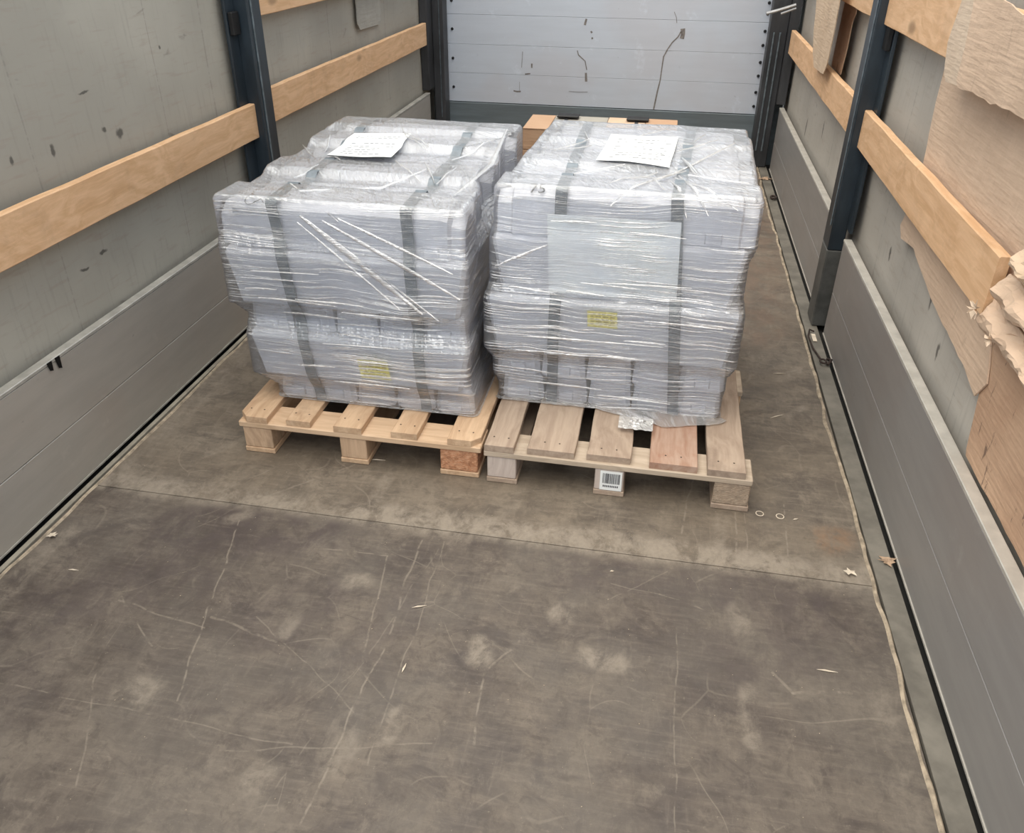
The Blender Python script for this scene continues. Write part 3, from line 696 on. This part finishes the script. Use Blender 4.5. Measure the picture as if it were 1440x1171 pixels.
# ================================================================== FILM
class Wrap:
    def __init__(s, layers, depth, shear, topz, jit, seed):
        s.l = layers; s.d = depth; s.sh = shear; s.tz = topz; s.jit = jit; s.seed = seed; s.c = {}
    def lay(s, z):
        for i, q in enumerate(s.l):
            if z < q[1]: return i, q
        return 4, s.l[4]
    def raw(s, z, y):
        i, q = s.lay(z); x0, x1, yf = q[2], q[3], q[4]
        k = max(0, min(5, int((y-yf)/s.d*6))); j0, j1 = s.jit(i, k) if (q[5] == 'T' and k) else (0, 0)
        sh = s.sh*(y-2.3); f_ = (z-q[0])/(q[1]-q[0])
        return x0+j0+sh, x1-j1+sh, yf, yf+s.d
    def ext(s, z, y):
        key = (round(z*400), round(y*100))
        if key in s.c: return s.c[key]
        acc = [0]*4; n = 0
        for dy in (-.03, 0, .03):
            for dz in (-.020, -.010, 0, .010, .020):
                R = [s.raw(max(.145, z+dz+d2), y+dy) for d2 in (-.014, 0, .014)]
                m = (min(r[0] for r in R), max(r[1] for r in R), min(r[2] for r in R), max(r[3] for r in R))
                for k in range(4): acc[k] += m[k]
                n += 1
        r = [a/n for a in acc]; s.c[key] = r; return r
    def rawtop(s, y):
        yf = s.l[4][4]; t = (y-yf)/s.d*6; k = max(0, min(5, int(t))); fr = t-int(t) if 0 < t < 6 else .5
        dip = .022*max(0, 1-min(fr, 1-fr)/.10) if 0.3 < t < 5.7 else 0
        return s.tz[k]-dip
    def top(s, x, y):
        z = sum(max(s.rawtop(y+d), s.rawtop(y+d-.012), s.rawtop(y+d+.012)) for d in (-.02, -.01, 0, .01, .02))/5
        return z+.006+.004*fN(x*5, y*5, s.seed)
    def front(s, x, z):
        return s.ext(z, 2.3)[2]
def make_film(W, label, skirt, xr):
    sd = W.seed; bm = bmesh.new(); r = .014
    w_, d_ = .78, W.d; pts = []
    def arc(cx, cy, a0):
        for k in range(1, 6): a = a0+k*math.pi/12; pts.append((cx+r*math.cos(a), cy+r*math.sin(a), math.cos(a), math.sin(a)))
    def edge(a, b, n, nx, ny):
        for i in range(n+1): t = i/n; pts.append((a[0]+(b[0]-a[0])*t, a[1]+(b[1]-a[1])*t, nx, ny))
    edge((r, 0), (w_-r, 0), 110, 0, -1); arc(w_-r, r, -math.pi/2); edge((w_, r), (w_, d_-r), 120, 1, 0); arc(w_-r, d_-r, 0)
    edge((w_-r, d_), (r, d_), 60, 0, 1); arc(r, d_-r, math.pi/2); edge((0, d_-r), (0, r), 100, -1, 0); arc(r, r, math.pi)
    n = len(pts); NV = 130; rows = []; S_ = [0]
    for a, b in zip(pts, pts[1:]): S_.append(S_[-1]+math.hypot(b[0]-a[0], b[1]-a[1]))
    zb = .150
    for j in range(NV+1):
        v = j/NV; row = []
        for k, (px, py, nx, ny) in enumerate(pts):
            yy_ = W.l[4][4]+py; x0, x1, y0, y1 = W.ext(zb+(.80-zb)*v if v < .9 else .8, yy_)
            # round over into the top
            u, q = px/w_, py/d_
            x = x0+(x1-x0)*u; y = y0+(y1-y0)*q; zt = W.top(x, y)
            z = zb+(zt-zb)*v
            x0, x1, y0, y1 = W.ext(min(z, zt-.015), yy_)
            x = x0+(x1-x0)*u; y = y0+(y1-y0)*q
            inset = .008*max(0, (v-.975)/.025)**2
            s = S_[k]
            wr = .006+.0008*fN(s*5, z*75, sd)+.0012*fN(s*2.5, z*28+s*4, sd+4)+.0004*fN(s*14, z*170, sd+8)
            if ny < -.5 and v > .45 and W.seed == 1:     # diagonal pull lines on the front
                wr += .0013*fN((x*.75+z)*60, (x-z)*3, sd+2)*min(1, (v-.45)*4)
            bul = .003*math.sin(v*math.pi)
            row.append(bm.verts.new((x+nx*(wr+bul-inset), y+ny*(wr+bul-inset), z)))
        rows.append(row)
    for A, B in zip(rows, rows[1:]):
        for k in range(n): bm.faces.new((A[k], A[(k+1) % n], B[(k+1) % n], B[k]))
    # top, ring by ring
    last = rows[-1]; cx = sum(v.co.x for v in last)/n; cy = sum(v.co.y for v in last)/n; NR = 70; prev = last
    for i in range(1, NR+1):
        t = 1-i/(NR+.0)*.995; row = []
        for k, v in enumerate(last):
            x = cx+(v.co.x-cx)*t; y = cy+(v.co.y-cy)*t
            z = W.top(x, y)+.0018*fN(x*9+y*3, y*34, sd)+.0010*fN(x*46+y*20, y*12, sd+6)+.0025*fN(x*7, y*7, sd+9)
            z += .003*(1-min(1, (1-t)*12))
            row.append(bm.verts.new((x, y, z)))
        for k in range(n): bm.faces.new((prev[k], prev[(k+1) % n], row[(k+1) % n], row[k]))
        prev = row
    bm.faces.new(prev)
    # loose skirt along the bottom edge
    prev = rows[0]
    for i in range(1, 9):
        row = []
        for k, v in enumerate(rows[0]):
            px, py, nx, ny = pts[k]; s = S_[k]; a = skirt(v.co.x, v.co.y, nx, ny)
            rad = a*i/8; wob = (1+.35*fN(s*11, i*.2, sd))
            row.append(bm.verts.new((v.co.x+nx*rad*wob, v.co.y+ny*rad*wob, .1475+(.0025+.010*abs(fN(s*22, i*.6, sd)))*(1 if a > .01 else .2)*(1-.5*i/8))))
        for k in range(n): bm.faces.new((prev[k], row[k], row[(k+1) % n], prev[(k+1) % n]))
        prev = row
    me = bpy.data.meshes.new('stretch_film'); bmesh.ops.recalc_face_normals(bm, faces=bm.faces); bm.to_mesh(me); bm.free()
    for p in me.polygons: p.use_smooth = True
    o = link('stretch_film', me, M_film); return tag(o, label, 'plastic film')
WL = Wrap(LL, DL, 0., topL, jitL, 1); WR = Wrap(RL, DR, .03, topR, jitR, 31)
fL = make_film(WL, 'clear wrinkled stretch film wrapped around the left stack of ingots', lambda x, y, nx, ny: .006, 0)
fR = make_film(WR, 'clear wrinkled stretch film wrapped around the right stack, loose skirt at its front bottom edge',
               lambda x, y, nx, ny: (.012+.075*max(0, 1-abs(x-.56)/.22)) if ny < -.3 else .004, 0)
# bunched folds and added glints: narrow strips of gathered film lying on the wrap
def onfilm(W, p, off=.016):
    """p = ('f', x, z) on the front or ('t', x, y) on top"""
    if p[0] == 'f': return Vector((p[1], W.front(p[1], p[2])-off, p[2]))
    return Vector((p[1], p[2], W.top(p[1], p[2])+off*.45))
def fold(W, parent, path, wd, seed, n=40):
    P = [onfilm(W, p) for p in path]; bm = bmesh.new(); L = []
    tot = len(P)-1
    for i in range(n+1):
        t = i/n*tot; k = min(tot-1, int(t)); q = P[k].lerp(P[k+1], t-k); d = (P[k+1]-P[k]).normalized()
        nrm = Vector((0, -1, 0)) if path[min(k+1, tot)][0] == 'f' else Vector((0, 0, 1))
        sd = d.cross(nrm).normalized(); ww = wd*(.35+.65*math.sin(math.pi*(i+.5)/(n+1)))*(1+.4*fN(i*.4, seed))
        R = []
        for m in range(5):
            s = m/4-.5; R.append(bm.verts.new(q+sd*s*ww+nrm*(.0035*(1-4*s*s)+.0015*fN(i*.6, m*2.1, seed))))
        L.append(R)
    for A, B in zip(L, L[1:]):
        for m in range(4): bm.faces.new((A[m], A[m+1], B[m+1], B[m]))
    o = build('film_fold_glint', bm, M_fold, parent, True); return o
for i, (a, b, wd) in enumerate([(('f', -.57, .80), ('f', -.20, .52), .020), (('f', -.55, .79), ('f', -.15, .50), .010), (('f', -.50, .79), ('f', -.08, .58), .014), (('f', -.45, .80), ('f', -.10, .66), .010),
                                (('f', -.58, .78), ('f', -.27, .53), .008), (('t', -.66, 2.32), ('f', -.45, .79), .012)]):
    fold(WL, fL, [a, b], wd, i)
fold(WL, fL, [('t', -.60, 2.25), ('t', -.40, 2.42), ('t', -.30, 2.6)], .012, 21)
fold(WL, fL, [('t', -.13, 2.3), ('t', -.10, 2.7), ('t', -.12, 3.1)], .018, 22)
fold(WR, fR, [('f', .34, .85), ('t', .40, 2.34), ('t', .52, 2.58), ('t', .72, 2.95)], .012, 31)
for i, (a, b, wd) in enumerate([(('t', .53, 2.55), ('f', .62, .84), .010), (('t', .52, 2.52), ('f', .70, .86), .008), (('t', .50, 2.5), ('f', .56, .83), .010), (('t', .56, 2.56), ('t', .74, 2.5), .010),
                                (('f', .0, .64), ('f', .16, .72), .010), (('t', .20, 2.5), ('t', .36, 2.62), .008)]):
    fold(WR, fR, [a, ('t', (a[1]+b[1])/2, 2.36), b] if (a[0] == 't' and b[0] == 'f') else [a, b], wd, 40+i)

rnd = random.Random(41)
for Wp, par, x0, x1 in ((WL, fL, -.80, -.12), (WR, fR, .03, .72)):
    for k in range(16):      # thin pale strips added as bright glints, nearly level, on the front
        x = rnd.uniform(x0, x1-.25); z = rnd.uniform(.19, .66); l = rnd.uniform(.10, .28); dz = rnd.uniform(-.012, .006)
        if 0 < (x-.15)*(.55-x) and z > .52 and Wp is WR and k % 2: z = rnd.uniform(.56, .80)
        zz_ = [z+dz*q/4 for q in range(5)]
        fold(Wp, par, [('f', x+l*q/4, zz_[q]) for q in range(5)], rnd.uniform(.004, .008), 60+k, 24)
    for k in range(12):      # slanting wrinkles on top, pale strips added for bright contrast
        x = rnd.uniform(x0+.05, x1-.1); y = rnd.uniform(2.30, 3.0); a = rnd.choice((.9, 1.2, 1.9, 2.3))+rnd.uniform(-.15, .15); l = rnd.uniform(.10, .26)
        fold(Wp, par, [('t', x+math.cos(a)*l*q/4, y+math.sin(a)*l*q/4) for q in range(5)], rnd.uniform(.004, .008), 90+k, 20)
bm = bmesh.new(); NV_ = 14; G = []
for i in range(NV_+1):
    G.append([bm.verts.new((.42+.11*i/NV_, 2.262-.075*j/NV_, .160+.020*abs(fN(i*.9, j*.9, 3))*math.sin(math.pi*j/NV_)+.004*fN(i*2.1, j*1.9, 8))) for j in range(NV_+1)])
for i in range(NV_):
    for j in range(NV_): bm.faces.new((G[i][j], G[i+1][j], G[i+1][j+1], G[i][j+1]))
build('film_tuft', bm, M_fold, fR)

# straps under the film
def strap(W, xb, xt, xk, label):
    wd = .036; bm = bmesh.new(); P = []
    yf = W.l[4][4]
    for i in range(31):
        z = .147+(W.rawtop(yf+.03)-.008-.147)*i/30; P.append((xb+(xt-xb)*i/30, W.ext(z, 2.3)[2]-.003, z, 0))
    for i in range(41):
        y = yf+.006+(W.d-.012)*i/40; zt = max(W.rawtop(y+d) for d in (-.03, 0, .03)); P.append((xt+(xk-xt)*i/40, y, zt+.0035, 1))
    for i in range(11):
        z = W.rawtop(yf+W.d-.03)-.01-(.6)*i/10; P.append((xk, W.ext(z, 2.3)[3]+.004, z, 0))
    L = [(bm.verts.new((x-wd/2, y, z)), bm.verts.new((x+wd/2, y, z))) for x, y, z, _ in P]
    for A, B in zip(L, L[1:]): bm.faces.new((A[0], A[1], B[1], B[0]))
    o = build('strap', bm, M_strap); m = o.modifiers.new('th', 'SOLIDIFY'); m.thickness = .0012; return tag(o, label, 'strap', None)
strap(WL, -.585, -.665, -.70, 'grey blue packing strap around the left stack, nearer its left end')
strap(WL, -.215, -.245, -.27, 'grey blue packing strap around the left stack, nearer its right end')
strap(WR, .185, .195, .18, 'grey blue packing strap around the right stack, nearer its left end')
strap(WR, .592, .530, .575, 'grey blue packing strap around the right stack, nearer its right end')

# papers, labels
def paper_top(W, corners, label, seed, off=.010):
    n = 16; bm = bmesh.new(); V = []; C_ = [Vector(c) for c in corners]     # near-left, near-right, far-right, far-left
    def P(u, v, up=0): 
        q = (C_[0]*(1-u)+C_[1]*u)*(1-v)+(C_[3]*(1-u)+C_[2]*u)*v
        return Vector((q.x, q.y, zb*.5+.5*W.top(q.x, q.y)+.003*fN(q.x*9, q.y*9, seed)+.003*math.sin(u*5+seed)*(1-v)+up))
    zb = max(W.top(C_[0].x*(1-a)+C_[2].x*a, C_[0].y*(1-a)+C_[2].y*a) for a in (0, .25, .5, .75, 1))+off
    for i in range(n+1): V.append([bm.verts.new(P(i/n, j/n)) for j in range(n+1)])
    for i in range(n):
        for j in range(n): bm.faces.new((V[i][j], V[i+1][j], V[i+1][j+1], V[i][j+1]))
    o = build('paper_sheet', bm, M_paper, None, True); tag(o, label, 'paper')
    bm = bmesh.new(); rnd = random.Random(seed)
    for r_ in range(9):
        if r_ == 6: continue
        v = .14+r_*.085; u = .14
        while u < .86:
            l = rnd.uniform(.03, .09)
            if rnd.random() < .8:
                q = [bm.verts.new(P(a, b, .0012)) for a, b in ((u, v), (u+l, v), (u+l, v+.016), (u, v+.016))]; bm.faces.new(q)
            u += l+.02
    k = build('printed_lines', bm, M_ink, o); k['kind'] = 'stuff'; return o
paper_top(WL, [(-.692, 2.70), (-.456, 2.70), (-.478, 3.02), (-.695, 2.99)], 'white printed paper sheet lying on top of the left wrapped stack', 3)
paper_top(WR, [(.262, 2.655), (.500, 2.62), (.525, 3.01), (.285, 3.0)], 'white printed paper sheet lying on top of the right wrapped stack', 5)
def front_sheet(name, W, x0, x1, z0, z1, mat, label, cat, lean=0., off=.004, n=14):
    bm = bmesh.new(); V = []
    for i in range(n+1):
        r_ = []
        for j in range(n+1):
            u, v = i/n, j/n; x = x0+(x1-x0)*u+lean*(1-v); z = z0+(z1-z0)*v; r_.append(bm.verts.new((x, W.front(x, z)-off, z)))
        V.append(r_)
    for i in range(n):
        for j in range(n): bm.faces.new((V[i][j], V[i+1][j], V[i+1][j+1], V[i][j+1]))
    return tag(build(name, bm, mat, None, True), label, cat)
front_sheet('plastic_sheet', WR, .155, .548, .565, .812, M_sheet, 'large bluish white sheet behind the film on the front of the right stack', 'sheet', .012, .006)
def yellow(W, x0, x1, z0, z1, label, lean):
    o = front_sheet('yellow_sticker', W, x0, x1, z0, z1, M_yellow, label, 'sticker', lean, .0065, 6)
    bm = bmesh.new(); rnd = random.Random(4)
    for k in range(5):
        z = z0+(z1-z0)*(.15+.16*k); x = x0+.010
        while x < x1-.02:
            l = rnd.uniform(.006, .02); f_ = (z1-z)/(z1-z0)*lean; y = W.front(x, z)-.0072
            bm.faces.new([bm.verts.new(q) for q in ((x+f_, y, z), (min(x+l, x1-.008)+f_, y, z), (min(x+l, x1-.008)+f_, y, z+.005), (x+f_, y, z+.005))]); x += l+.005
    k = build('printed_lines', bm, M_inkY, o); k['kind'] = 'stuff'
yellow(WL, -.432, -.330, .268, .335, 'yellow sticker on the front of the left stack', .010)
yellow(WR, .292, .385, .465, .520, 'yellow sticker on the front of the right stack', .004)
# hand-written marks on the front ingots
def text_on(txt, loc, rot, size, label, cat='marking'):
    cu = bpy.data.curves.new('mark', 'FONT'); cu.body = txt; cu.size = size; cu.extrude = .0003
    tmp = bpy.data.objects.new('tmp', cu); COL.objects.link(tmp); bpy.context.view_layer.update()
    me = bpy.data.meshes.new_from_object(tmp.evaluated_get(bpy.context.evaluated_depsgraph_get())); bpy.data.objects.remove(tmp)
    me.materials.clear(); o = link('written_number', me, M_inkK); o.location = loc; o.rotation_euler = rot; return tag(o, label, cat)
text_on('75', (.095, 2.3245, .8665), (math.radians(35), 0, .03), .05, 'faint dark number 75 written on the front top ingot of the right stack')
bm = bmesh.new(); tube(bm, [(-.012+.012*math.cos(a)*(1+.1*a), .018*math.sin(a), 0) for a in [k*.5 for k in range(2, 13)]]+[(.004, -.010, 0), (.022, .006, 0), (.034, -.008, 0)], .0013, 5)
o = build('scribble', bm, M_inkK); o.location = (-.735, 2.215, .8245); o.rotation_euler = (math.radians(35), 0, 0)
tag(o, 'dark scribbled mark on the top left ingot of the left stack', 'marking')

# ================================================================== SMALL THINGS ON THE FLOOR
scrap('dry_leaf', (1.212, 1.88, .005), .022, M_leaf, 'curled dry leaf on the right floor rail', 'leaf', 5, 7, flat=True)
scrap('torn_scrap', (1.10, 1.815, .0025), .016, M_scrap, 'small pale torn scrap on the floor near the right rail', 'scrap', 6, 5, flat=True)
scrap('torn_scrap', (-1.166, 1.532, .0025), .015, M_scrap, 'small pale scrap on the floor edge by the left side panel', 'scrap', 9, 6, flat=True)
scrap('dry_leaf', (1.19, 5.75, .005), .04, M_leaf, 'dark brown leaf litter at the foot of the right corner post', 'leaf', 15, 8, flat=True)
rnd = random.Random(12)
chips = bmesh.new()
def one_chip(x, y, l, a, wd=.003):
    bm = bmesh.new(); d = Vector((math.cos(a), math.sin(a), 0))*l/2; s = Vector((-d.y, d.x, 0)).normalized()*wd
    v = [bm.verts.new(q) for q in (-d+Vector((0, 0, .001)), s*.8-d*.2+Vector((0, 0, .002)), d+Vector((0, 0, .001)), -s+d*.2+Vector((0, 0, .0025)))]
    bm.faces.new(v); bmesh.ops.recalc_face_normals(bm, faces=bm.faces); bmesh.ops.solidify(bm, geom=bm.faces[:], thickness=.0012)
    o = build('wood_splinter', bm, M_scrap); o.location = (x, y, .001); return o
for x, y, l, a, lb in [(-.04, 1.47, .04, .4, 'pale wood splinter on the near floor, left of centre'), (-1.02, 1.42, .03, .1, 'pale splinter on the floor near the left side panel, lower left'),
                       (.99, 1.455, .05, 0, 'thin pale splinter lying on the near floor towards the right rail'), (-.02, 1.27, .03, 1.5, 'upright pale splinter on the near floor below the left of centre'),
                       (.45, 1.7, .012, .3, 'tiny light chip on the floor in front of the right pallet'), (-.36, 2.08, .05, .1, 'thin straw on the floor under the front of the left pallet'),
                       (.98, 2.62, .06, .6, 'pale straw on the floor beside the right pallet'), (1.02, 2.95, .05, .2, 'short straw on the floor right of the right stack'), (.98, 2.03, .02, .5, 'small chip on the floor right of the right pallet corner')]:
    tag(one_chip(x, y, l, a), lb, 'splinter')
bm = bmesh.new()
for k in range(600):
    x = rnd.uniform(-1.15, 1.12); y = rnd.uniform(.8, 3.2) if k % 3 else rnd.uniform(1.75, 1.9)
    if -.84 < x < .85 and 2.03 < y < 3.26: continue
    r_ = rnd.uniform(.0006, .0019); q = [bm.verts.new((x+r_*math.cos(a), y+r_*math.sin(a)*rnd.uniform(.6, 1.3), .0008)) for a in (0.3, 1.5, 2.9, 4.4)]
    t_ = bm.verts.new((x, y, .0008+r_*.7))
    for a, b in zip(q, q[1:]+q[:1]): bm.faces.new((a, b, t_))
o = build('floor_grit', bm, M_ridge); tag(o, 'fine pale grit and crumbs scattered over the floor', 'debris', kind='stuff'); chips.free()
# tie-down ring with a lever beside the right post
td = empty('tie_down_ring', (1.200, 3.06, .006), 'dark iron tie-down ring with lever on the right floor rail beside the post', 'ring')
bm = bmesh.new(); tube(bm, [(0.012*math.cos(a), -.0+.018*math.sin(a), .012) for a in [k*.6283 for k in range(11)]], .004); tube(bm, [(.015, -.02, .008), (.03, .0, .02), (.02, .025, .01)], .006)
build('ring', bm, M_hook, td)
bm = bmesh.new(); tube(bm, [(-.005, .03, .006), (-.022, .12, .006), (-.028, .24, .006), (-.015, .30, .008), (.0, .28, .01)], .0035); build('lever', bm, M_hook, td)
bx('plate', M_scrap, -.012, .005, .20, .27, .0, .003, td)
tdf = bmesh.new(); tube(tdf, [(1.205+.016*math.cos(a), 5.3+.03*math.sin(a), .016) for a in [k*.6283 for k in range(11)]], .007); tag(build('tie_down_ring', tdf, M_hook), 'dark tie-down ring far back on the right floor rail', 'ring')
